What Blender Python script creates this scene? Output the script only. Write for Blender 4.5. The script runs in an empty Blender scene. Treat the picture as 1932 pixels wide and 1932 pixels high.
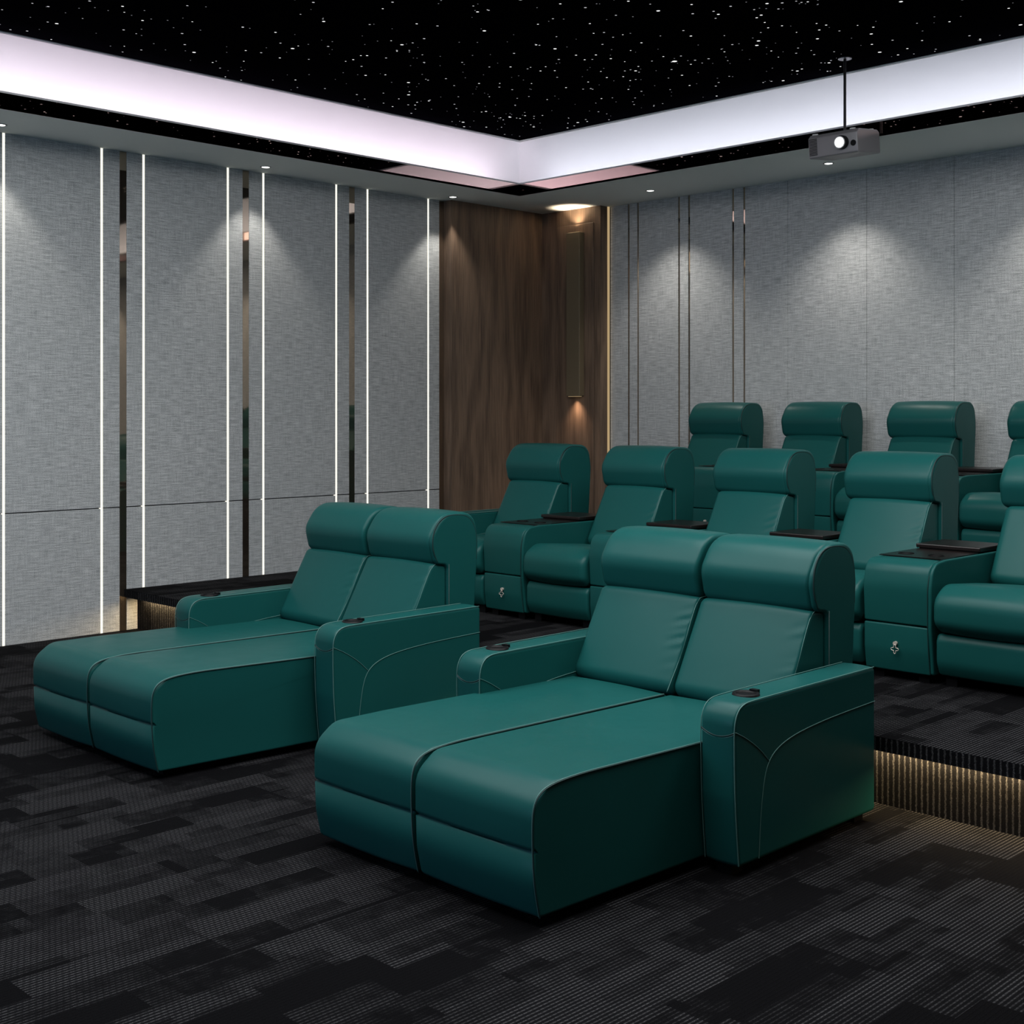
import bpy, bmesh, math, random
from math import sin, cos, pi, radians
from mathutils import Vector
random.seed(7)
SC = bpy.context.scene
COL = SC.collection
H = 1.75                       # camera height
LX, BY = -9.54, 10.02          # left wall plane x, back wall plane y
RX, FY = 1.6, -3.3             # right wall, screen wall
CZ, TZ = 3.843, 4.41           # soffit underside, star ceiling

# ------------------------------------------------------------------ materials
class NT:
    def __init__(s, name):
        s.m = bpy.data.materials.new(name); s.m.use_nodes = True
        s.t = s.m.node_tree; s.t.nodes.clear()
        s.out = s.t.nodes.new('ShaderNodeOutputMaterial')
    def n(s, typ, **kw):
        nd = s.t.nodes.new(typ)
        for k, v in kw.items():
            if k.startswith('i_'):
                key = k[2:]
                key = int(key) if key.isdigit() else key.replace('_', ' ')
                inp = nd.inputs[key]
                if hasattr(v, 'is_linked') or isinstance(v, bpy.types.NodeSocket): s.t.links.new(v, inp)
                else: inp.default_value = v
            else: setattr(nd, k, v)
        return nd
    def math(s, op, a, b=None, c=None):
        nd = s.t.nodes.new('ShaderNodeMath'); nd.operation = op
        for i, v in enumerate((a, b, c)):
            if v is None: continue
            if isinstance(v, bpy.types.NodeSocket): s.t.links.new(v, nd.inputs[i])
            else: nd.inputs[i].default_value = v
        return nd.outputs[0]
    def coords(s):
        tc = s.n('ShaderNodeTexCoord')
        sp = s.n('ShaderNodeSeparateXYZ', i_0=tc.outputs['Object'])
        return tc.outputs['Object'], sp.outputs[0], sp.outputs[1], sp.outputs[2]
    def vec(s, x, y, z=0.0):
        c = s.t.nodes.new('ShaderNodeCombineXYZ')
        for i, v in enumerate((x, y, z)):
            if isinstance(v, bpy.types.NodeSocket): s.t.links.new(v, c.inputs[i])
            else: c.inputs[i].default_value = v
        return c.outputs[0]
    def mapr(s, v, a, b, c, d):
        nd = s.t.nodes.new('ShaderNodeMapRange'); s.t.links.new(v, nd.inputs[0])
        for i, q in enumerate((a, b, c, d)): nd.inputs[1+i].default_value = q
        return nd.outputs[0]
    def mix(s, f, a, b):
        nd = s.t.nodes.new('ShaderNodeMix'); nd.data_type = 'RGBA'
        for k, v in ((0, f), (6, a), (7, b)):
            if isinstance(v, bpy.types.NodeSocket): s.t.links.new(v, nd.inputs[k])
            elif k: nd.inputs[k].default_value = (*v, 1)
            else: nd.inputs[k].default_value = v
        return nd.outputs[2]
    def bsdf(s, color, rough=.5, metal=0., spec=.5, normal=None, **kw):
        b = s.t.nodes.new('ShaderNodeBsdfPrincipled')
        for k, v in (('Base Color', color), ('Roughness', rough), ('Metallic', metal), ('Specular IOR Level', spec)):
            if isinstance(v, bpy.types.NodeSocket): s.t.links.new(v, b.inputs[k])
            else: b.inputs[k].default_value = (*v, 1) if k == 'Base Color' else v
        for k, v in kw.items(): b.inputs[k.replace('_', ' ')].default_value = v
        if normal is not None: s.t.links.new(normal, b.inputs['Normal'])
        s.t.links.new(b.outputs[0], s.out.inputs[0]); return b
    def bump(s, h, strength, dist):
        nd = s.t.nodes.new('ShaderNodeBump'); s.t.links.new(h, nd.inputs['Height'])
        nd.inputs['Strength'].default_value = strength; nd.inputs['Distance'].default_value = dist
        return nd.outputs[0]
    def emit(s, color, strength):
        e = s.n('ShaderNodeEmission'); e.inputs[0].default_value = (*color, 1); e.inputs[1].default_value = strength
        s.t.links.new(e.outputs[0], s.out.inputs[0]); return e

def simple(name, color, rough=.5, metal=0., spec=.5, **kw):
    q = NT(name); q.bsdf(color, rough, metal, spec, **kw); return q.m
def glow(name, color, strength):
    q = NT(name); q.emit(color, strength); return q.m

def leather():
    q = NT('teal leather'); o, x, y, z = q.coords()
    n1 = q.n('ShaderNodeTexNoise', i_Vector=o, i_Scale=2.2, i_Detail=2.0).outputs[0]
    n2 = q.n('ShaderNodeTexVoronoi', i_Vector=o, i_Scale=420.0).outputs[0]
    n3 = q.n('ShaderNodeTexNoise', i_Vector=o, i_Scale=7.0, i_Detail=3.0).outputs[0]
    c = q.mix(n1, LEA_A, LEA_B)
    h = q.math('ADD', q.math('MULTIPLY', n2, .06), n3)
    r = q.mapr(n3, .3, .7, .33, .39)
    q.bsdf(c, r, 0, .20, q.bump(h, .25, .004)); return q.m
LEA_A, LEA_B = (.0080, .083, .078), (.0100, .096, .089)

def fabric(axis):
    q = NT('woven wall fabric'); o, x, y, z = q.coords()
    u = x if axis == 'x' else y
    a = q.n('ShaderNodeTexNoise', i_Vector=q.vec(q.math('MULTIPLY', u, 9.0), q.math('MULTIPLY', z, 110.0)), i_Scale=1.0, i_Detail=3.0).outputs[0]
    b = q.n('ShaderNodeTexNoise', i_Vector=q.vec(q.math('MULTIPLY', u, 110.0), q.math('MULTIPLY', z, 7.0)), i_Scale=1.0, i_Detail=3.0).outputs[0]
    w = q.n('ShaderNodeTexNoise', i_Vector=q.vec(q.math('MULTIPLY', u, 190.0), q.math('MULTIPLY', z, 240.0)), i_Scale=1.0, i_Detail=1.0).outputs[0]
    c = q.n('ShaderNodeTexNoise', i_Vector=q.vec(u, z), i_Scale=.8, i_Detail=2.0).outputs[0]
    s = q.math('ADD', q.math('MULTIPLY', a, .36), q.math('MULTIPLY', b, .17))
    s = q.math('ADD', s, q.math('MULTIPLY', w, .47))
    f = q.mapr(s, .37, .63, 0., 1.)
    col = q.mix(f, (.27, .287, .293), (.90, .91, .905))
    col = q.mix(q.mapr(c, .35, .65, 0, .22), col, (.50, .53, .53))
    q.bsdf(col, .9, 0, .15, q.bump(s, .5, .003), Sheen_Weight=.1); return q.m

def carpet(name, horizontal=True):
    """black loop-pile carpet tiles with grey pinstripe patches; stripes run along y"""
    q = NT(name); o, x, y, z = q.coords()
    v = y if horizontal else z
    def wn(vec):
        nd = q.t.nodes.new('ShaderNodeTexWhiteNoise'); nd.noise_dimensions = '2D'
        q.t.links.new(vec, nd.inputs['Vector']); return nd.outputs['Value']
    def layer(sx, sy, ox, oy):
        r = q.math('FLOOR', q.math('DIVIDE', q.math('ADD', x, ox), sx))
        off = wn(q.vec(r, ox * 7.3))
        ln = q.mapr(wn(q.vec(r, oy * 3.1 + 5)), 0, 1, .7, 1.5)
        t = q.math('ADD', q.math('DIVIDE', q.math('ADD', v, oy), q.math('MULTIPLY', ln, sy)), q.math('MULTIPLY', off, 9.0))
        k = q.math('FLOOR', t); fr = q.math('FRACT', t)
        a = wn(q.vec(q.math('ADD', r, ox * 11), k))
        return a, fr
    a1, f1 = layer(.155, .46, .03, .11) if horizontal else layer(.30, 3., .03, .11)
    a2, f2 = layer(.079, .27, .5, .37) if horizontal else layer(.09, 2., .5, .37)
    a3, f3 = layer(.31, .52, .21, .9) if horizontal else layer(.5, 5., .21, .9)
    nz = q.n('ShaderNodeTexNoise', i_Vector=o, i_Scale=14.0, i_Detail=4.0).outputs[0]
    s = q.math('ADD', q.math('MULTIPLY', a1, .50), q.math('ADD', q.math('MULTIPLY', a2, .30), q.math('MULTIPLY', a3, .34)))
    s = q.math('ADD', s, q.math('MULTIPLY', q.math('SUBTRACT', nz, .5), .42))
    s = q.math('SUBTRACT', s, q.math('MULTIPLY', q.math('SUBTRACT', f1, .5), .10))
    lit = q.mapr(s, .38, .80, 0., 1.) if horizontal else q.mapr(s, .30, .62, 0., 1.)
    pitch = .0164 if horizontal else .027
    xw = x if horizontal else q.math('ADD', x, q.math('MULTIPLY', q.n('ShaderNodeTexNoise', i_Vector=o, i_Scale=95.0).outputs[0], .010))
    st = q.math('SINE', q.math('MULTIPLY', xw, 2 * pi / pitch))
    st = q.mapr(st, .1, .9, 0., 1.) if horizontal else q.mapr(st, .35, .95, 0., 1.)
    if horizontal:
        br = q.math('SINE', q.math('ADD', q.math('MULTIPLY', y, 2 * pi / .021), q.math('MULTIPLY', q.math('FLOOR', q.math('DIVIDE', x, pitch)), 2.3)))
        br = q.mapr(br, -.9, .1, .45, 1.)
        st = q.math('MULTIPLY', st, br)
    pile = q.n('ShaderNodeTexNoise', i_Vector=o, i_Scale=330.0, i_Detail=1.0).outputs[0]
    pl = q.mapr(pile, .3, .7, .35, 1.4)
    base = q.mix(lit, C_DARK, C_MID)
    col = q.mix(q.math('MULTIPLY', q.math('MULTIPLY', lit, st), q.mapr(pile, .3, .65, .5, 1.)), base, C_LINE if horizontal else (.085, .083, .085))
    hsv = q.n('ShaderNodeHueSaturation'); q.t.links.new(col, hsv.inputs['Color']); q.t.links.new(pl, hsv.inputs['Value'])
    q.bsdf(hsv.outputs[0], 1., 0, .05, q.bump(q.math('ADD', pile, q.math('MULTIPLY', st, .6)), .6, .004)); return q.m
C_DARK, C_MID, C_LINE = (.0046, .0045, .0053), (.0078, .0078, .0090), (.092, .090, .094)

def wood():
    q = NT('walnut veneer'); o, x, y, z = q.coords()
    h = q.math('ADD', x, y)
    wrp = q.n('ShaderNodeTexNoise', i_Vector=q.vec(q.math('MULTIPLY', h, 2.2), q.math('MULTIPLY', z, .55)), i_Scale=1.0, i_Detail=2.0).outputs[0]
    u = q.math('ADD', q.math('MULTIPLY', h, 26.0), q.math('MULTIPLY', wrp, 26.0))
    g = q.math('SINE', u)
    f = q.n('ShaderNodeTexNoise', i_Vector=q.vec(q.math('MULTIPLY', h, 75.0), q.math('MULTIPLY', z, 2.2)), i_Scale=1.0, i_Detail=4.0).outputs[0]
    pore = q.n('ShaderNodeTexNoise', i_Vector=q.vec(q.math('MULTIPLY', h, 320.0), q.math('MULTIPLY', z, 9.0)), i_Scale=1.0, i_Detail=2.0).outputs[0]
    s = q.math('ADD', q.math('MULTIPLY', q.mapr(g, -1, 1, 0, 1), .16), q.math('ADD', q.math('MULTIPLY', f, .6), q.math('MULTIPLY', pore, .24)))
    c = q.mix(q.mapr(s, .3, .7, 0, 1), (.105, .070, .050), (.30, .20, .135))
    q.bsdf(c, .45, 0, .35, q.bump(s, .2, .002)); return q.m

def darkwood():
    q = NT('dark lacquered wood'); o, x, y, z = q.coords()
    f = q.n('ShaderNodeTexNoise', i_Vector=q.vec(q.math('MULTIPLY', x, 6.0), q.math('MULTIPLY', y, 90.0)), i_Scale=1.0, i_Detail=3.0).outputs[0]
    q.bsdf(q.mix(f, (.004, .003, .0028), (.015, .008, .007)), .3, 0, .5); return q.m

M = dict(
    leather=leather(), stitch=simple('teal stitched piping', (.095, .225, .205), .5),
    seam=simple('dark teal seam', (.006, .035, .034), .6),
    fab_l=fabric('y'), fab_b=fabric('x'),
    carpet=carpet('patterned carpet'), riser=carpet('ribbed riser carpet', False),
    wood=wood(), darkwood=darkwood(),
    soffit=simple('grey green matt paint', (.86, .90, .88), .8, 0, .2),
    cove=simple('white matt paint', (.86, .86, .86), .9, 0, .1),
    backing=simple('dark wall backing', (.03, .03, .032), .8),
    star_cloth=simple('black felt', (.0016, .0015, .0024), 1., 0, 0.),
    mirror_band=simple('brown tinted mirror', (.56, .40, .37), .015, 1.),
    bronze=simple('bronze mirror', (.42, .34, .26), .03, .93),
    brass=simple('satin brass', (.55, .40, .20), .3, 1.),
    nickel=simple('satin nickel pull', (.80, .70, .62), .35, .3),
    black=simple('black plastic', (.004, .004, .005), .45, 0, .2),
    blackmetal=simple('black painted metal', (.006, .006, .007), .45),
    proj=simple('grey painted metal', (.30, .29, .30), .4, .25),
    projw=simple('pale rubber feet', (.7, .7, .7), .5),
    sconce=simple('dark bronze lamp body', (.20, .155, .095), .5, .1),
    ring=simple('pale downlight ring', (.55, .55, .55), .4),
    brownwall=simple('brown wall fabric', (.075, .06, .04), .9),
    led=glow('white led strip', (1., .97, .84), 1.15),
    ledwarm=glow('warm led strip', (1., .72, .38), .45),
    lens=glow('projector lens glow', (1., 1., 1.), 2.5),
    dl=glow('downlight lens', (1., .98, .93), 5.),
    screen=glow('cinema screen picture', (.42, .62, 1.), .9),
    screen_frame=simple('black velvet', (.01, .01, .01), .9),
)
STAR = [glow('star point %s' % n, c, s) for n, c, s in (('dim', (.9, .92, 1), .28), ('soft', (.95, .95, 1), .6), ('bright', (1, 1, 1), 1.1))]

# ------------------------------------------------------------------ mesh helpers
class MB:
    def __init__(s): s.v = []; s.f = []; s.sm = []; s.mi = []
    def add(s, vs, fs, smooth=False, mi=0):
        o = len(s.v); s.v += [tuple(p) for p in vs]
        for f in fs:
            s.f.append([i + o for i in f]); s.sm.append(smooth); s.mi.append(mi)
    def box(s, x0, x1, y0, y1, z0, z1, mi=0):
        vs = [(x, y, z) for z in (z0, z1) for y in (y0, y1) for x in (x0, x1)]
        s.add(vs, [(0, 2, 3, 1), (4, 5, 7, 6), (0, 1, 5, 4), (2, 6, 7, 3), (0, 4, 6, 2), (1, 3, 7, 5)], mi=mi)
        return s
    def cyl(s, c, r, z0, z1, n=24, r1=None, axis='z', smooth=True):
        r1 = r if r1 is None else r1
        def P(a, rr, h):
            u, w = rr * cos(a), rr * sin(a)
            return (c[0] + u, c[1] + w, h) if axis == 'z' else (c[0] + u, h, c[1] + w) if axis == 'y' else (h, c[0] + u, c[1] + w)
        a = [2 * pi * i / n for i in range(n)]
        vs = [P(t, r, z0) for t in a] + [P(t, r1, z1) for t in a]
        s.add(vs, [(i, (i + 1) % n, n + (i + 1) % n, n + i) for i in range(n)], smooth)
        s.add([P(t, r, z0) for t in a], [list(range(n))[::-1]]); s.add([P(t, r1, z1) for t in a], [list(range(n))])
        return s
    def tube(s, pts, r, n=6, closed=False):
        pts = [Vector(p) for p in pts]; m = len(pts); vs = []
        up = None
        for i, p in enumerate(pts):
            a = pts[(i - 1) % m] if (closed or i) else p; b = pts[(i + 1) % m] if (closed or i < m - 1) else p
            t = (b - a).normalized()
            if up is None:
                up = Vector((0, 0, 1)) if abs(t.z) < .8 else Vector((1, 0, 0))
            u = t.cross(up).normalized(); w = u.cross(t).normalized(); up = w
            vs += [p + r * (cos(2 * pi * k / n) * u + sin(2 * pi * k / n) * w) for k in range(n)]
        fs = [(i * n + k, i * n + (k + 1) % n, ((i + 1) % m) * n + (k + 1) % n, ((i + 1) % m) * n + k)
              for i in range(m if closed else m - 1) for k in range(n)]
        if not closed: fs += [list(range(n))[::-1], [(m - 1) * n + k for k in range(n)]]
        s.add(vs, fs, True); return s
    def build(s, name, mat, parent=None, loc=None):
        me = bpy.data.meshes.new(name); me.from_pydata(s.v, [], s.f)
        for m_ in (mat if isinstance(mat, (list, tuple)) else [mat]): me.materials.append(m_)
        me.polygons.foreach_set('use_smooth', s.sm); me.polygons.foreach_set('material_index', s.mi)
        bm = bmesh.new(); bm.from_mesh(me)
        bmesh.ops.recalc_face_normals(bm, faces=bm.faces[:]); bm.to_mesh(me); bm.free()
        me.update()
        o = bpy.data.objects.new(name, me); COL.objects.link(o)
        if parent: o.parent = parent
        if loc: o.location = loc
        return o

def bevel(o, w, seg=3):
    m = o.modifiers.new('bevel', 'BEVEL'); m.width = w; m.segments = seg; m.limit_method = 'ANGLE'; m.harden_normals = False
    return o

def rp(cor, step=.05, seg=8):
    """rounded closed polygon: corners (y, z, radius)"""
    n = len(cor); out = []
    for i in range(n):
        p = Vector(cor[i][:2]); r = cor[i][2]
        a = (Vector(cor[i - 1][:2]) - p); b = (Vector(cor[(i + 1) % n][:2]) - p)
        la, lb = a.length, b.length; a.normalize(); b.normalize()
        if r <= 0: out.append(p); continue
        ang = a.angle(b); d = min(r / math.tan(ang / 2), la * .49, lb * .49); r2 = d * math.tan(ang / 2)
        c = p + (a + b).normalized() * (r2 / sin(ang / 2))
        s0 = p + a * d - c; s1 = p + b * d - c
        th = s0.angle(s1)
        k = max(2, int(seg * th / (pi / 2)))
        for j in range(k + 1):
            t = j / k
            v = (s0 * sin((1 - t) * th) + s1 * sin(t * th)) / sin(th) if th > 1e-4 else s0
            out.append(c + v)
    res = []
    for i in range(len(out)):
        a, b = out[i], out[(i + 1) % len(out)]
        d = (b - a).length
        if d < 1e-5: continue
        k = max(1, int(d / step))
        for j in range(k): res.append(a.lerp(b, j / k))
    return [(p.x, p.y) for p in res]

def _area(P): return sum(P[i - 1][0] * P[i][1] - P[i][0] * P[i - 1][1] for i in range(len(P))) / 2

def extrude(prof, x0, x1, r, crown=0., nx=8, seg=6, fn=None, rr=None, mb=None):
    """profile (y,z) swept along x, ends rounded by radius r (left) / rr (right), puffed by crown"""
    P = list(prof)
    if _area(P) < 0: P.reverse()
    n = len(P); N = []
    for i in range(n):
        a, b = P[i - 1], P[(i + 1) % n]
        t = Vector((b[0] - a[0], b[1] - a[1])).normalized(); N.append((-t.y, t.x))   # inward
    rr = r if rr is None else rr
    st = []
    for k in range(seg + 1):
        th = pi / 2 * (1 - k / seg); st.append((x0 + r * (1 - sin(th)), r * (1 - cos(th))))
    a, b = x0 + r, x1 - rr
    for k in range(1, nx): st.append((a + (b - a) * k / nx, 0.))
    for k in range(seg + 1):
        th = pi / 2 * k / seg; st.append((x1 - rr * (1 - sin(th)), rr * (1 - cos(th))))
    vs = []
    for x, e in st:
        u = (x - (x0 + x1) / 2) / ((x1 - x0) / 2); c = crown * (1 - u ** 2) - e
        for (y, z), m in zip(P, N):
            p = (x, y - m[0] * c, z - m[1] * c)
            vs.append(fn(*p) if fn else p)
    fs = [(i * n + j, i * n + (j + 1) % n, (i + 1) * n + (j + 1) % n, (i + 1) * n + j) for i in range(len(st) - 1) for j in range(n)]
    mb = mb or MB(); mb.add(vs, fs, True)
    for base in (0, (len(st) - 1) * n):                     # flat caps with a thin coplanar ring
        ring = vs[base:base + n]; cx = sum(p[0] for p in ring) / n; cy = sum(p[1] for p in ring) / n; cz = sum(p[2] for p in ring) / n
        inn = []
        for p, m in zip(ring, N): inn.append((p[0], p[1] + m[0] * .004, p[2] + m[1] * .004))
        o = len(mb.v); mb.v += inn
        s0 = len(mb.v) - n - len(vs)
        off = o - (len(vs) if base == 0 else 0)
        vb = (o - len(vs)) if base == 0 else None
        idx0 = mb_base(mb, vs, o, base, n)
        for j in range(n):
            mb.f.append([idx0 + j, idx0 + (j + 1) % n, o + (j + 1) % n, o + j]); mb.sm.append(True); mb.mi.append(0)
        mb.f.append([o + j for j in range(n)]); mb.sm.append(True); mb.mi.append(0)
    return mb
def mb_base(mb, vs, o, base, n):
    # the swept vertices sit just before the first cap ring
    first = o - len(vs) if base == 0 else o - n - len(vs)
    return first + base

def empty(name, loc, label=None, cat=None, group=None, kind=None):
    o = bpy.data.objects.new(name, None); COL.objects.link(o); o.location = loc
    o.empty_display_size = .1
    return tag(o, label, cat, group, kind)
def tag(o, label=None, cat=None, group=None, kind=None):
    if label: o['label'] = label
    if cat: o['category'] = cat
    if group: o['group'] = group
    if kind: o['kind'] = kind
    return o
def copy_tree(o, parent=None):
    c = o.copy(); COL.objects.link(c)
    if parent: c.parent = parent
    for ch in KIDS.get(o.name, [k for k in bpy.data.objects if k.parent == o]): copy_tree(ch, c)
    return c
KIDS = {}

# ------------------------------------------------------------------ camera
cam = bpy.data.cameras.new('camera'); cam.sensor_width = 36; cam.lens = 2440 / 1932 * 36
cam.shift_y = -(966 - 778) / 1932; cam.clip_start = .05
co = bpy.data.objects.new('camera', cam); COL.objects.link(co)
co.location = (0, 0, H); co.rotation_euler = (pi / 2, 0, pi / 4); SC.camera = co

# ------------------------------------------------------------------ floor, platforms
f = MB().box(LX - .1, RX + .1, FY - .1, BY + .1, -.1, 0).build('floor', M['carpet']); tag(f, kind='structure')
def platform(y0, z1, zb, label):
    """raised carpeted seating step: recessed riser and overhanging nosing"""
    mb = MB(); mb.box(LX, RX, y0 - .115, BY, z1 - .062, z1 - .002, 1); mb.box(LX, RX, y0 - .115, BY, z1 - .002, z1, 0)
    p = mb.build('seating_platform', [M['carpet'], M['riser']]); tag(p, label, kind='structure')
    MB().box(LX, RX, y0, BY, zb, z1 - .062).build('riser', M['riser'], p)
    s = MB().box(LX + .02, RX - .02, y0 - .036, y0 - .022, z1 - .068, z1 - .062).build('led_strip', M['ledwarm'], p)
    return p
platform(5.255, .33, 0., 'first raised carpeted platform with glowing recessed riser')
platform(7.72, .66, .33, 'second raised carpeted platform under the rear row')

# ------------------------------------------------------------------ walls
def lw(px):                                    # image column -> y on the left wall
    t = (px - 966) / 2440; return -LX * (1 + t) / (1 - t)
def bw(px):                                    # image column -> x on the back wall
    t = (px - 966) / 2440; return -BY * (1 - t) / (1 + t)
wl = MB().box(LX - .15, LX - .030, FY - .1, BY + .1, 0, TZ).build('wall_left', M['backing']); tag(wl, kind='structure')
leds = [7, 192, 271, 430, 497, 634.5, 693.5, 808]
mirs = [(226, 239), (458, 470), (659, 669.5), (829, 838)]
cuts = []
for p in leds: cuts.append((lw(p) - .0095, lw(p) + .0095, 'l'))
for a, b in mirs: cuts.append((lw(a), lw(b), 'm'))
# the same rhythm goes on towards the screen, outside the frame
for k in range(1, 4):
    y = lw(7) - 1.75 * (k - 1)
    cuts += [(y - .55 - .011, y - .55 + .011, 'l'), (y - .30, y - .22, 'm')]
    if k < 3: cuts.append((y - 1.75 - .011, y - 1.75 + .011, 'l'))
cuts.sort()
GZ = .99
def panels(edges, put):
    for a, b in edges:
        if b - a < .03: continue
        put(a, b)
def put_left(a, b):
    mb = MB(); g = .0005
    mb.box(LX - .030, LX, a + g, b - g, .0, GZ - .004); mb.box(LX - .030, LX, a + g, b - g, GZ + .004, CZ + .02)
    bevel(mb.build('fabric_panel', M['fab_l'], wl), .0025, 2)
ed = []; y = FY
for a, b, k in cuts: ed.append((y, a)); y = b
panels(ed, put_left)
visl = ['at the left edge of the picture', 'second from the left, left of the first bronze strip', 'third from the left, right of the first bronze strip',
        'fourth from the left, left of the middle bronze strip', 'fifth from the left, right of the middle bronze strip',
        'sixth from the left, left of the third bronze strip', 'seventh from the left, right of the third bronze strip', 'rightmost, nearest the walnut corner']
vism = ['leftmost, running down beside the platform nosing', 'middle one, under the second downlight', 'third from the left, above the left chaise sofa', 'narrow one against the walnut corner']
li = mi_ = 0
for a, b, k in cuts:
    vis = a > lw(0) - .05
    if k == 'l':
        o = MB().box(LX - .029, LX - .0005, a + .0006, b - .0006, 0, CZ - .001).build('led_strip', M['led'])
        if vis: tag(o, 'white vertical light strip, ' + visl[li], 'light strip', 'vertical light strips'); li += 1
        else: tag(o, 'white vertical light strip beyond the left edge of the picture', 'light strip', 'vertical light strips out of view')
    else:
        o = MB().box(LX - .029, LX - .004, a, b, 0, CZ - .001).build('mirror_strip', M['bronze'])
        if vis: tag(o, 'tall bronze mirror strip on left wall, ' + vism[mi_], 'mirror', 'bronze mirror strips'); mi_ += 1
        else: tag(o, 'bronze mirror strip on left wall beyond the picture edge', 'mirror', 'bronze mirror strips out of view')

# walnut corner: one block on each wall
WX, WY = -9.43, 9.88
XE = -8.615
wc = MB().box(LX - .03, WX, lw(838), WY, 0, CZ + .02).build('wall_corner', M['wood']); tag(wc, kind='structure')
wb = MB().box(LX - .03, XE, WY, BY, 0, CZ + .02).build('wall_corner_back', M['wood']); tag(wb, kind='structure')
# raised frame mouldings on the back face of the walnut corner
mb = MB(); mb.box(-9.22, -8.70, WY - .012, WY, 0, CZ - .16)
fr = mb.build('moulding', M['wood'], wb); bevel(fr, .006, 2)

wk = MB().box(LX - .1, RX + .1, BY + .03, BY + .15, 0, TZ).build('wall_back', M['backing']); tag(wk, kind='structure')
bpairs = [1186, 1203.6, 1281, 1300, 1383, 1404]
bc = [(bw(p) - .009, bw(p) + .009) for p in bpairs]
for k, p in enumerate((1486, 1635, 1800)): bc.append((bw(p) - .0004, bw(p) + .0004))
x = bw(1800)
while x < RX - 1.2:
    x += 1.02; bc.append((x - .0004, x + .0004))
bc.sort(); x = XE + .012
mb_n = 0
blab = ['leftmost, nearest the walnut corner', 'second from the walnut corner', 'third from the walnut corner', 'fourth from the walnut corner',
        'fifth from the walnut corner, with a pink reflection', 'rightmost of the six, above the first rear headrest']
for a, b in bc + [(RX, RX)]:
    m_ = MB().box(x + .001, a - .001, BY, BY + .03, 0, CZ + .02).build('fabric_panel', M['fab_b'], wk); bevel(m_, .002, 2)
    if b - a > .01:
        o = MB().box(a + .001, b - .001, BY + .004, BY + .028, 0, CZ - .001).build('mirror_strip', M['bronze'])
        tag(o, 'hair-thin bronze inlay strip, back wall, ' + blab[mb_n], 'trim strip', 'bronze inlays of the back wall'); mb_n += 1
    x = b
# warm light gap between walnut and fabric
o = MB().box(XE, XE + .006, BY - .034, BY - .004, .66, CZ - .002).build('led_strip', M['ledwarm'])
tag(o, 'warm golden vertical light strip along the right edge of the walnut corner', 'light strip')

wr = MB().box(RX, RX + .1, FY - .1, BY + .1, 0, TZ).build('wall_right', M['brownwall']); tag(wr, kind='structure')
wf = MB().box(LX - .1, RX + .1, FY - .1, FY, 0, TZ).build('wall_front', M['backing']); tag(wf, kind='structure')
sc = empty('cinema_screen', (-4.6, FY, 1.0), 'wide bluish cinema screen on the wall behind the viewer', 'screen')
MB().box(-1.6, 1.6, .03, .05, 0.25, 1.75).build('picture', M['screen'], sc)
MB().box(-1.68, 1.68, .0, .028, .17, 1.83).build('frame', M['screen_frame'], sc)

# ------------------------------------------------------------------ ceiling
ILX, IBY, IRX, IFY = -8.80, 8.905, RX - .74, FY + .74     # soffit inner edge
SET, TOPI = .40, .10
ce = MB().box(ILX - .3, IRX + .3, IFY - .3, IBY + .3, TZ, TZ + .05).build('ceiling', M['star_cloth']); tag(ce, kind='structure')
def ringmesh(outer, inner, z0, z1):
    (a, b, c, d), (e, f_, g, h) = outer, inner
    mb = MB(); mb.box(a, e, b, d, z0, z1); mb.box(g, c, b, d, z0, z1); mb.box(e, g, b, f_, z0, z1); mb.box(e, g, h, d, z0, z1)
    return mb
ringmesh((LX - .1, FY - .1, RX + .1, BY + .1), (ILX, IFY, IRX, IBY), CZ, CZ + .02).build('soffit', M['soffit'], ce)
# mirror fascia and small white lip above it
def fascia(off, thick, z0, z1):
    return ringmesh((ILX - off - thick, IFY - off - thick, IRX + off + thick, IBY + off + thick), (ILX - off, IFY - off, IRX + off, IBY + off), z0, z1)
fascia(0, .02, CZ + .0005, CZ + .113).build('mirror_fascia', M['mirror_band'], ce)
fascia(.004, .02, CZ + .113, CZ + .128).build('cove_lip', M['cove'], ce)
fascia(.024, .012, CZ + .02, CZ + .12).build('cove_back', M['cove'], ce)
# sloping cove
def loop(o, z): return [(ILX - o, IFY - o, z), (IRX + o, IFY - o, z), (IRX + o, IBY + o, z), (ILX - o, IBY + o, z)]
prof = []
for k in range(9):
    t = k / 8; a = t * pi / 2
    prof.append((SET - (SET - TOPI) * (1 - cos(a)) ** 1.0 * 1.0, CZ + .03 + (TZ - CZ - .045) * sin(a) * .55 + (TZ - CZ - .045) * t * .45))
vs = []; fs = []
L = [loop(.03, CZ + .021)] + [loop(o_, z_) for o_, z_ in prof]
for l in L: vs += l
for i in range(len(L) - 1):
    for j in range(4): fs.append((i * 4 + j, i * 4 + (j + 1) % 4, i * 4 + 4 + (j + 1) % 4, i * 4 + 4 + j))
cv = MB()
for j in range(4):                                       # each side its own strip so the mitres stay sharp
    v = [p for l in L for p in (l[j], l[(j + 1) % 4])]
    cv.add(v, [(2 * i, 2 * i + 1, 2 * i + 3, 2 * i + 2) for i in range(len(L) - 1)], True)
cv.build('cove', M['cove'], ce)
fascia(TOPI - .006, .02, TZ - .011, TZ - .001).build('cove_trim', M['soffit'], ce)
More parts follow.
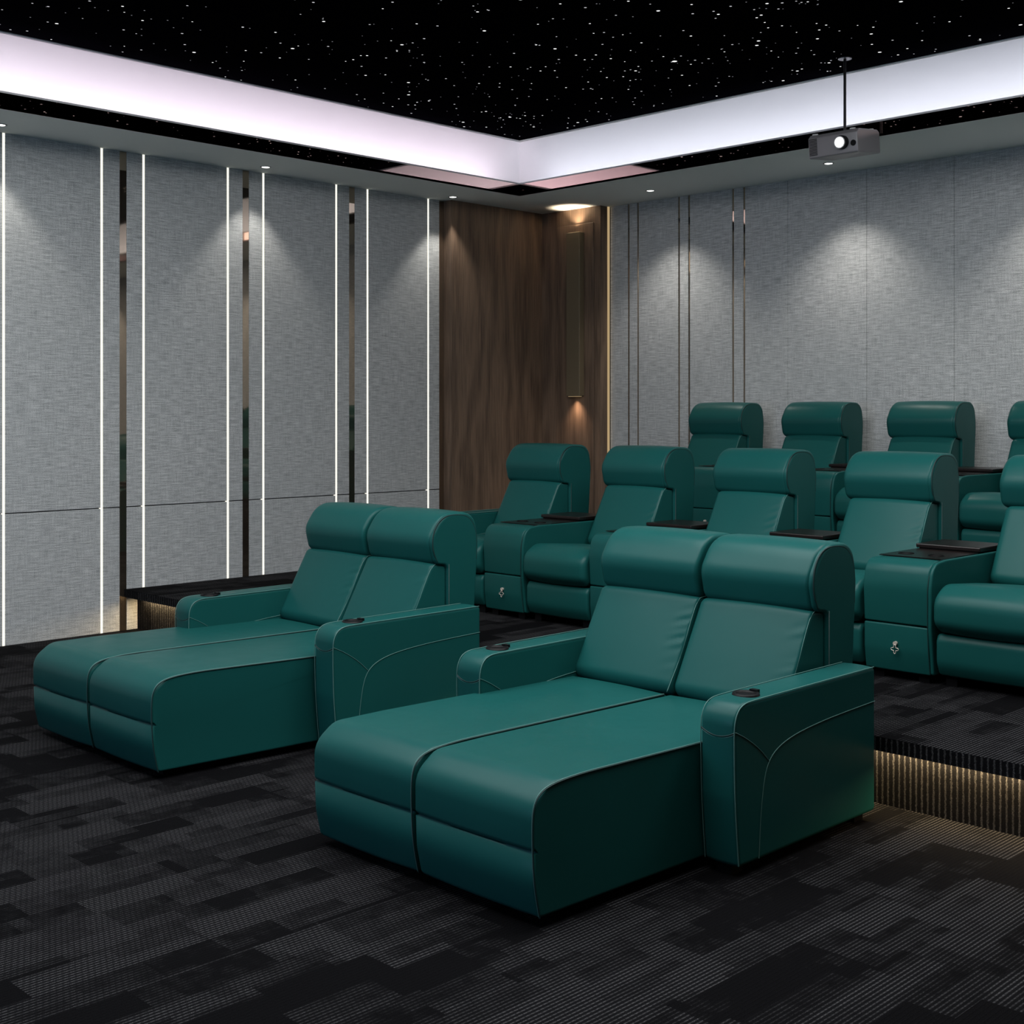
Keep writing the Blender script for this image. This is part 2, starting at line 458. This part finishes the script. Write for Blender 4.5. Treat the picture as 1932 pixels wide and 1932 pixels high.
# star points
sb = MB(); rs = random.Random(11)
clus = [(rs.uniform(-8.6, .5), rs.uniform(-2.2, 8.7), rs.uniform(.3, .9)) for _ in range(90)]
cnt = 0
while cnt < 3100:
    if rs.random() < .24: c = rs.choice(clus); sx = rs.gauss(c[0], c[2] * .5); sy = rs.gauss(c[1], c[2] * .5)
    else: sx = rs.uniform(-8.85, .6); sy = rs.uniform(-2.4, 8.95)
    if not (ILX - .08 < sx < IRX and IFY < sy < IBY + .08): continue
    q = rs.random()
    if q < .45: r, m_ = rs.uniform(.0035, .006), 0
    elif q < .93: r, m_ = rs.uniform(.0055, .0095), 1 + (rs.random() < .4)
    elif q < .992: r, m_ = rs.uniform(.010, .014), 2
    else: r, m_ = rs.uniform(.016, .021), 2
    n = 8
    sb.add([(sx + r * cos(2 * pi * k / n), sy + r * sin(2 * pi * k / n), TZ - .002) for k in range(n)], [list(range(n))], mi=m_)
    cnt += 1
st = sb.build('star_lights', STAR, ce); st['kind'] = 'stuff'; st['label'] = 'scattered white fibre optic star points'

# downlights
def spot(name, loc, energy, size, blend, color, parent, rot=(0, 0, 0), rad=.03):
    l = bpy.data.lights.new(name, 'SPOT'); l.energy = energy; l.spot_size = radians(size); l.spot_blend = blend; l.color = color; l.shadow_soft_size = rad
    o = bpy.data.objects.new(name, l); COL.objects.link(o); o.parent = parent; o.location = loc; o.rotation_euler = rot; return o
def area(name, loc, energy, sx, sy, color, aim, parent=None, spread=180):
    l = bpy.data.lights.new(name, 'AREA'); l.shape = 'RECTANGLE'; l.size = sx; l.size_y = sy; l.energy = energy; l.color = color; l.spread = radians(spread)
    o = bpy.data.objects.new(name, l); COL.objects.link(o); o.location = loc
    o.rotation_euler = Vector(aim).to_track_quat('-Z', 'Y').to_euler()
    if parent: o.parent = parent
    return o
DL_L, DL_B = 23., 47.
dls = [(-9.28, 4.02, 'at the left edge of the picture', DL_L), (-9.28, 6.31, 'above the middle bronze mirror strip', DL_L), (-9.28, 8.47, 'in front of the walnut corner', DL_L),
       (-7.70, 9.545, 'over the back wall inlays, left of the projector', DL_B), (-5.80, 9.56, 'just below the projector', DL_B)]
hid = [(-9.28, 1.8), (-9.28, -.4), (-4.0, 9.56), (-2.1, 9.56), (-.2, 9.56), (1.33, 8.2), (1.33, 6.), (1.33, 3.8), (1.33, 1.6), (1.33, -.6), (-7., -2.93), (-4.6, -2.93), (-2.2, -2.93)]  # unseen downlights added beyond the frame to help light the room
d0 = None
def make_dl():
    t = empty('downlight', (0, 0, 0))
    r = MB(); n = 28
    ring = []
    for k in range(n):
        a = 2 * pi * k / n
        ring.append([(cos(a) * q, sin(a) * q, z) for q, z in ((.047, 0), (.046, -.004), (.034, -.005), (.033, 0))])
    vs = [p for g in ring for p in g]
    r.add(vs, [(4 * i + j, 4 * ((i + 1) % n) + j, 4 * ((i + 1) % n) + (j + 1) % 4, 4 * i + (j + 1) % 4) for i in range(n) for j in range(4)], True)
    r.build('trim_ring', M['ring'], t)
    MB().cyl((0, 0), .033, -.0035, 0, 24).build('lens', M['dl'], t)
    return t
d0 = make_dl(); kids = [k for k in bpy.data.objects if k.parent == d0]
for i, (x, y, lab, en) in enumerate([d for d in dls] + [(a, b, None, DL_B if b > 9 else DL_L) for a, b in hid]):
    if i == 0: t = d0
    else:
        t = d0.copy(); COL.objects.link(t)
        for k in kids:
            c = k.copy(); COL.objects.link(c); c.parent = t
    t.location = (x, y, CZ - .0005)
    tag(t, 'small round downlight in the grey soffit ' + (lab or 'added outside the picture'), 'ceiling light', 'soffit downlights' if lab else 'soffit downlights out of view')
    spot('downlight_beam', (0, 0, -.012), en, 82 if y < 9 else 98, .5 if y < 9 else .75, (1, .95, .88), t)

# cove lighting
COVE = dict(l=(21., (1., .86, 1.)), b=(14., (.86, .88, 1.)), r=(11., (1., .87, 1.)), f=(9., (.86, .88, 1.)))
lz = CZ + .135
def cl(side):
    e, c = COVE[side]; ly = IBY - IFY; lx = IRX - ILX
    if side == 'l': area('cove_light', (ILX - .10, (IBY + IFY) / 2, lz - .06), e, ly, .03, c, (-.85, 0, .52))
    if side == 'r': area('cove_light', (IRX + .10, (IBY + IFY) / 2, lz - .06), e, ly, .03, c, (.85, 0, .52))
    if side == 'b': area('cove_light', ((ILX + IRX) / 2, IBY + .10, lz - .06), e, lx, .03, c, (0, .85, .52))
    if side == 'f': area('cove_light', ((ILX + IRX) / 2, IFY - .10, lz - .06), e, lx, .03, c, (0, -.85, .52))
for s_ in 'lbrf': cl(s_)
# step lights
area('step_light', ((LX + RX) / 2, 5.255 - .030, .33 - .073), 50., 10.9, .015, (1., .72, .38), (0, .10, -1))
area('fill_light', (-2.2, 6.4, TZ - .03), 70., 2.6, 1.6, (.97, .99, 1.), (0, 0, -1))  # unseen fill lamp added to brighten the rear rows
# unseen area lamps added under the star ceiling as fill for seats and walls
area('fill_light', (-4.6, 2.0, TZ - .03), 178., 6.5, 3.0, (.97, .99, 1.), (0, 0, -1))
area('fill_light', (-3.8, 4.4, TZ - .03), 115., 3.8, 2.0, (.97, .99, 1.), (0, 0, -1))
area('screen_light', (-4.6, FY + .08, 2.0), 42., 3.2, 1.5, (.42, .62, 1.), (0, 1, 0))

# ------------------------------------------------------------------ wall lamp on the walnut corner
wlmp = empty('wall_lamp', (-8.915, WY - .012, 1.915), 'slim dark bronze wall lamp washing the walnut corner up and down', 'wall lamp')
b_ = MB().box(-.092, .092, -.075, 0, 0, 1.675).build('lamp_body', M['sconce'], wlmp); bevel(b_, .006, 2)
MB().box(-.075, .075, -.062, -.02, 1.676, 1.679).build('upper_lens', M['ledwarm'], wlmp)
MB().box(-.075, .075, -.062, -.02, -.004, -.001).build('lower_lens', M['ledwarm'], wlmp)
spot('upward_beam', (0, -.072, 1.69), 12., 100, .5, (1., .78, .55), wlmp, (pi, 0, 0), .03)
spot('downward_beam', (0, -.045, -.03), 9., 105, 1., (1., .68, .46), wlmp, (0, 0, 0), .06)

# ------------------------------------------------------------------ projector
pj = empty('projector', (-5.10, 8.33, 3.655), 'dark grey ceiling projector with a glowing round lens', 'projector')
TL = -.105
def R(o): o.rotation_euler = (TL, 0, 0); return o
W2, D2, PH = .205, .33, .175
body = MB(); pf = rp([(0, 0, .013), (D2, 0, .013), (D2, PH - .02, .013), (D2 - .03, PH, .016), (.03, PH, .016), (0, PH - .025, .013)], step=.2, seg=4)
extrude(pf, -W2, W2, .008, 0, 2, 3, mb=body)
pb = body.build('body', M['proj'], pj); pb.rotation_euler = (-TL, 0, 0)
pb.location = (0, 0, 0)
MB().cyl((.085, .085), .050, -.030, .002, 28, axis='y').build('lens_barrel', M['black'], pb)
MB().cyl((.078, .085), .044, -.036, -.028, 28, axis='y').build('lens_ring', M['projw'], pb)
MB().cyl((.078, .085), .036, -.040, -.034, 28, axis='y').build('lens', M['lens'], pb)
MB().cyl((.172, .07), .022, -.004, .002, 20, axis='y').build('focus_window', M['black'], pb)
v_ = MB()
for k in range(12): v_.box(-W2 + .008, -W2 + .075, -.0025, .002, .022 + k * .0105, .022 + k * .0105 + .0055)
v_.build('vent_grille', M['black'], pb)
for x_, y_ in ((-.165, .04), (.15, .04), (-.165, .29), (.165, .27)):
    MB().cyl((x_, y_), .022, PH - .002, PH + .008, 16).build('foot', M['projw'], pb)
MB().cyl((0, .165), .0105, .18, TZ - 3.655 - .004, 14).build('pole', M['blackmetal'], pj)
MB().cyl((0, .165), .05, TZ - 3.655 - .008, TZ - 3.655 - .002, 28).build('ceiling_plate', M['proj'], pj)
pj.location = (-5.10, 8.47, 3.655)

# ------------------------------------------------------------------ seating parts (local: y=0 arm front, z=0 floor)
def poly(prof_pts, y_lo=None): return prof_pts
def headrest(x0, x1, parent):
    pf = rp([(.80, 1.03, .10), (.835, .885, .055), (.93, .878, .03), (.94, .90, .01), (1.08, .98, .03), (1.145, .98, .03), (1.155, 1.08, .08), (1.12, 1.172, .12), (.90, 1.178, .17)], .03, 10)
    h = extrude(pf, x0, x1, .045, .006, 10, 7, rr=.02).build('headrest', M['leather'], parent)
    return h
def smooth(P, it=2):
    for _ in range(it):
        Q = [P[0]]
        for i in range(len(P) - 1):
            a, b = P[i], P[i + 1]
            Q += [tuple(.75 * u + .25 * v for u, v in zip(a, b)), tuple(.25 * u + .75 * v for u, v in zip(a, b))]
        P = Q + [P[-1]]
    return P
def backrest(x0, x1, parent, seed=0, base=.46):
    pf = rp([(.585, base, .05), (.93, base, .01), (.93, .885, .02), (.825, .893, .035)], .011, 8)
    ph = random.Random(seed)
    ks = [(ph.uniform(.66, .87), ph.uniform(.007, .010), ph.uniform(.02, .05), ph.uniform(.5, 1.)) for _ in range(5)] + [(ph.uniform(.5, .66), .009, .03, .4)]
    def wr(x, y, z):
        d = (x1 - x)
        if y < .87 and .004 < d < .11:
            e = min(1., (d - .004) / .018) * (1 - d / .11) ** 1.3
            y += .0046 * e * sum(c[3] * sin((z - c[0] + d * .35) / c[1]) * math.exp(-((z - c[0] + d * .2) / c[2]) ** 2) for c in ks)
        return (x, y, z)
    b = extrude(pf, x0, x1, .04, .010, 30, 6, wr, rr=.016).build('backrest', M['leather'], parent)
    P = [(.595, base + .03), (.70, .64), (.80, .845), (.835, .884), (.862, .893), (.925, .889)]
    MB().tube([(x1 - .003, a, b2) for a, b2 in smooth(P, 2)], .0020, 5).build('piping', M['stitch'], b)
    return b
def shell(x0, x1, parent, z0=.05):
    low = rp([(.935, z0, .03), (1.10, z0, .03), (1.160, .95, .02), (1.13, .985, .02), (.95, .885, .02), (.935, .87, .01)], .05, 6)
    cap = rp([(.935, z0, .03), (1.10, z0, .03), (1.170, 1.0, .2), (1.140, 1.170, .15), (.90, 1.178, .17), (.800, 1.03, .10), (.838, .890, .05), (.925, .880, .03)], .04, 10)
    mb = extrude(low, x0 + .02, x1 - .03, .012, 0, 3, 3)
    s = extrude(cap, x1 - .024, x1, .004, 0, 2, 5, rr=.014, mb=mb).build('back_shell', M['leather'], parent)
    P = smooth([(.852, .905), (.820, .96), (.814, 1.03), (.832, 1.095), (.872, 1.140), (.93, 1.163), (1.03, 1.163), (1.095, 1.145), (1.14, 1.09), (1.156, 1.02), (1.152, .90)], 3)
    MB().tube([(x1 - .0035, a, b) for a, b in P], .0042, 6).build('piping', M['seam'], s)
    MB().tube([(x1 - .001, .938, z0 + .03), (x1 - .001, .938, .885)], .0035, 5).build('piping', M['seam'], s)
    return s
ARM = [(.01, .04, .02), (1.015, .04, .02), (1.015, .656, .02), (-.018, .653, .085), (-.016, .30, .3)]
def arm(x0, x1, parent, deco=True, cup=True):
    pf = rp(ARM, .05, 12)
    a = extrude(pf, x0, x1, .014, .004, 4, 5).build('armrest', M['leather'], parent)
    arc = smooth([(.010, .045), (-.004, .18), (-.015, .32), (-.018, .46), (-.019, .54), (-.014, .592), (.009, .632), (.048, .650), (.11, .654), (.5, .655), (1.005, .656)], 3)
    MB().tube([(x1 - .001, p - .0, q + .001) for p, q in arc], .0025, 5).build('piping', M['stitch'], a)
    MB().tube([(x0 + .001, p - .0, q + .001) for p, q in arc], .0020, 5).build('piping', M['stitch'], a)
    # seam across the front of the arm
    w = x1 - x0
    fsm = [(x0 + w * k / 12, -.0195 + .003 * (abs(k / 6 - 1)) ** 3, .545 - .022 * (1 - (k / 6 - 1) ** 2)) for k in range(13)]
    MB().tube(fsm, .0017, 5).build('seam', M['stitch'], a)
    fs2 = [(p[0], p[1], p[2] + .006) for p in fsm]
    MB().tube(fs2, .0032, 5).build('seam', M['seam'], a)
    if deco:
        c = smooth([(.140, .045), (.148, .16), (.158, .25), (.180, .36), (.218, .418), (.29, .455), (.41, .480), (.60, .496), (.80, .504), (1.01, .510)], 3)
        MB().tube([(x1 + .001, p, q) for p, q in c], .0019, 5).build('seam', M['stitch'], a)
        d = smooth([(-.014, .553), (.05, .524), (.14, .468), (.209, .406)], 2)
        MB().tube([(x1 + .001, p, q) for p, q in d], .0014, 5).build('seam', M['stitch'], a)
    if cup:
        cx = (x0 + x1) / 2 + .002; cy = .165; n = 28; zt = .6575
        cu = MB(); pr = [(.036, zt + .0005), (.039, zt + .005), (.046, zt + .008), (.052, zt + .006), (.055, zt - .003)]
        vs = [(cx + q * cos(2 * pi * k / n), cy + q * sin(2 * pi * k / n), z) for q, z in pr for k in range(n)]
        cu.add(vs, [(i * n + k, i * n + (k + 1) % n, (i + 1) * n + (k + 1) % n, (i + 1) * n + k) for i in range(len(pr) - 1) for k in range(n)], True)
        cu.add([(cx + .037 * cos(2 * pi * k / n), cy + .037 * sin(2 * pi * k / n), zt + .001) for k in range(n)], [list(range(n))])
        cu.box(cx - .012, cx + .022, cy + .040, cy + .062, zt - .002, zt + .013)
        cu.build('cup_holder', M['black'], a)
    return a
def legs(xs, ys, parent, w=.07):
    for x_ in xs:
        for y_ in ys: MB().box(x_ - w / 2, x_ + w / 2, y_ - w / 2, y_ + w / 2, 0, .052).build('leg', M['black'], parent)

# ------------------------------------------------------------------ double chaise sofa
def make_sofa(shift=0., wide=1.):
    s = empty('chaise_sofa', (0, 0, 0))
    XL, XM, XR = -.620, -.0, .622
    pf = rp([(-.868, .04, .02), (-.893, .15, .15), (-.897, .262, 0), (-.876, .267, 0), (-.899, .275, .02), (-.900, .42, .1), (-.80, .492, .10), (-.55, .493, .3), (.62, .475, .02), (.62, .04, .02)], .05, 8)
    arc = smooth([(-.866, .042), (-.890, .15), (-.898, .25), (-.900, .37), (-.892, .43), (-.860, .468), (-.79, .486), (-.66, .493), (-.5, .491), (0., .484), (.60, .476)], 3)
    def flare(x, y, z):
        k = min(1., max(0., (y + .9) / 1.2))
        x = x * wide + shift
        return (x + k * (.036 - shift * .7) * max(0., min(1., (x - shift) / .6)), y, z)
    for k, (a, b) in enumerate(((XL, XM - .0015), (XM + .0015, XR))):
        c = extrude(pf, a, b, .030, .006, 10, 6, flare, rr=.010).build('chaise_seat', M['leather'], s)
        MB().tube([flare(b - .0025, p, q + .001) for p, q in arc], .0023, 5).build('piping', M['stitch'], c)
        MB().tube([flare(b + .001, p, q - .002) for p, q in arc], .0028, 5).build('seam', M['seam'], c)
    arm(.662, .818, s); arm(-.715, -.562, s)
    xb0, xb1, xm = -.585, .640, .022
    for k, (a, b) in enumerate(((xb0, xm - .002), (xm + .002, xb1 - .016))):
        backrest(a, b, s, 3 + k); headrest(a + (.004 if k else 0), b - (.008 if k else .003), s)
    shell(xb0 + .01, xb1, s)
    legs((XL + .14, XM, XR - .16), (-.76, .4), s); legs((XL, .74), (.06, .95), s)
    return s

def make_recliner():
    c = empty('recliner', (0, 0, 0)); w = .28
    pf = rp([(.02, .285, .03), (-.03, .33, .06), (-.03, .46, .09), (.08, .525, .12), (.40, .50, .3), (.66, .47, .02), (.66, .285, .02)], .04, 9)
    extrude(pf, -w, w, .035, .012, 8, 6).build('seat', M['leather'], c)
    pf = rp([(.045, .055, .02), (.01, .12, .1), (.01, .24, .04), (.03, .272, .02), (.60, .272, .01), (.60, .055, .01)], .05, 6)
    extrude(pf, -w, w, .02, .004, 6, 5).build('footrest', M['leather'], c)
    backrest(-w, w - .014, c, 9); headrest(-w - .034, w - .012, c); shell(-w + .0, w + .002, c)
    legs((-w + .06, w - .06), (.10, 1.0), c, .06)
    return c

def make_console():
    """storage unit between two recliners"""
    c = empty('console', (0, 0, 0)); w = .2
    pf = rp([(.012, .302, .008), (.0, .50, .2), (.03, .632, .12), (.17, .634, .02), (.92, .634, .01), (.92, .302, .004)], .06, 10)
    b = extrude(pf, -w + .006, w - .020, .010, .002, 3, 4).build('body', M['leather'], c)
    pf = rp([(.03, .045, .01), (.012, .16, .2), (.012, .294, .008), (.92, .294, .004), (.92, .045, .01)], .06, 6)
    d = extrude(pf, -w + .006, w - .020, .008, .002, 3, 4).build('door', M['leather'], c)
    # side panel in its own upholstery
    pf = rp([(.03, .045, .02), (.0, .30, .4), (.0, .50, .2), (.03, .628, .13), (.17, .640, .04), (.92, .640, .01), (.92, .045, .01)], .06, 12)
    sd = extrude(pf, w - .021, w, .008, .0, 2, 4).build('side_panel', M['leather'], c)
    arc = smooth([(.030, .05), (.008, .18), (-.001, .30), (-.001, .46), (.006, .53), (.03, .59), (.075, .627), (.15, .640), (.3, .641)], 3)
    MB().tube([(w - .0215, p, q) for p, q in arc], .0022, 5).build('piping', M['seam'], sd)
    # pull: round knob with a clover ring
    k = MB().cyl((-.005, .196), .011, -.004, .010, 18, axis='y').build('handle', M['nickel'], d)
    q = MB(); P = []
    for i in range(60):
        a = 2 * pi * i / 60; r = .0155 + .0062 * cos(4 * a); P.append((-.005 + r * sin(a), -.004, .166 + r * 1.12 * cos(a)))
    q.tube(P, .0021, 6, True); q.build('clover_ring', M['nickel'], k)
    t = MB(); t.box(-w + .012, w - .026, .165, .60, .6385, .643); tr = t.build('cup_tray', M['darkwood'], c)
    for cx in (-.10, .075):
        q = MB(); q.tube([(cx + .040 * cos(2 * pi * i / 28), .30 + .040 * sin(2 * pi * i / 28), .644) for i in range(28)], .003, 6, True)
        q.build('cup_rim', M['black'], tr)
    tt = MB().box(-w + .004, w - .012, .59, .925, .648, .672).build('table_top', M['darkwood'], c); bevel(tt, .006, 2)
    MB().box(-w + .02, w - .03, .60, .91, .636, .650).build('table_base', M['black'], c)
    legs((-w + .07, w - .07), (.09, .84), c, .06)
    return c

sofa = make_sofa(-.068, 1.03)
allo = list(bpy.data.objects)
for o in allo:
    if o.parent: KIDS.setdefault(o.parent.name, []).append(o)
sofaB = make_sofa()
sofa.location = (-6.105, 4.02, 0); sofaB.location = (-3.645, 4.02, 0)
tag(sofa, 'teal leather double chaise sofa on the left, nearest the light strip wall', 'sofa', 'front row chaise sofas')
tag(sofaB, 'large teal leather double chaise sofa in the middle foreground, nearest the viewer', 'sofa', 'front row chaise sofas')

rec = make_recliner(); con = make_console()
recA = None
for o in list(bpy.data.objects):
    if o.parent and o.parent.name not in ('',) and not o.name.startswith('chaise'):
        L_ = KIDS.setdefault(o.parent.name, [])
        if o not in L_: L_.append(o)
PX = .99
def place(proto, used, loc, label, cat, group):
    o = proto if not used[0] else copy_tree(proto)
    used[0] = True; o.location = loc; tag(o, label, cat, group); return o
ur, uc = [False], [False]
row2 = ['leftmost in the middle row, right of the left chaise sofa', 'second from left in the middle row, before the walnut corner edge', 'third from the left in the middle row, behind the near sofa',
        'fourth from left in the middle row, behind the near sofa right side', 'rightmost in the middle row, cut by the right picture edge']
row3 = ['leftmost in the rear row, against the bronze inlays', 'second from the left in the rear row, brightly lit headrest', 'third from the left in the rear row', 'rightmost in the rear row, cut by the picture edge']
con2 = ['with clover pull, right of the leftmost middle row recliner', 'mostly hidden behind the near sofa headrest', 'between the third and fourth middle row recliners', 'with clover pull, at the right of the near sofa']
con3 = ['right of the leftmost rear row recliner', 'right of the second rear row recliner', 'right of the third rear row recliner']
ends = []
for i in range(5):
    xr = -3.20 - PX * (4 - i) ; ends.append(place(rec, ur, (xr + .292, 6.28, .33), 'teal recliner, ' + row2[i], 'armchair', 'middle row recliners'))
for i in range(4):
    xr = -3.205 - PX * (3 - i); place(con, uc, (xr - .2, 6.28, .33), 'teal console with dark tray, ' + con2[i], 'console', 'middle row consoles')
for i in range(4):
    xr = -3.20 - PX * (4 - i); ends.append(place(rec, ur, (xr + .272, 8.64, .66), 'teal recliner, ' + row3[i], 'armchair', 'rear row recliners'))
for i in range(3):
    xr = -3.205 - PX * (3 - i); place(con, uc, (xr - .22, 8.64, .66), 'teal console with dark tray, ' + con3[i], 'console', 'rear row consoles')
for e in (ends[0], ends[5]):
    arm(-.292 - .158, -.292 + .002, e)

# ------------------------------------------------------------------ world and view
w = bpy.data.worlds.new('world'); SC.world = w; w.use_nodes = True
w.node_tree.nodes['Background'].inputs[0].default_value = (0, 0, 0, 1)
vs_ = SC.view_settings; vs_.view_transform = 'Standard'; vs_.look = 'None'; vs_.gamma = 1; vs_.use_curve_mapping = False; vs_.exposure = 0.0
SC.cycles.use_denoising = True
SC.cycles.max_bounces = 6; SC.cycles.diffuse_bounces = 4; SC.cycles.glossy_bounces = 4
SC.cycles.use_adaptive_sampling = True; SC.cycles.adaptive_threshold = .02
SC.cycles.sample_clamp_indirect = 6
SC.cycles.caustics_reflective = False; SC.cycles.caustics_refractive = False
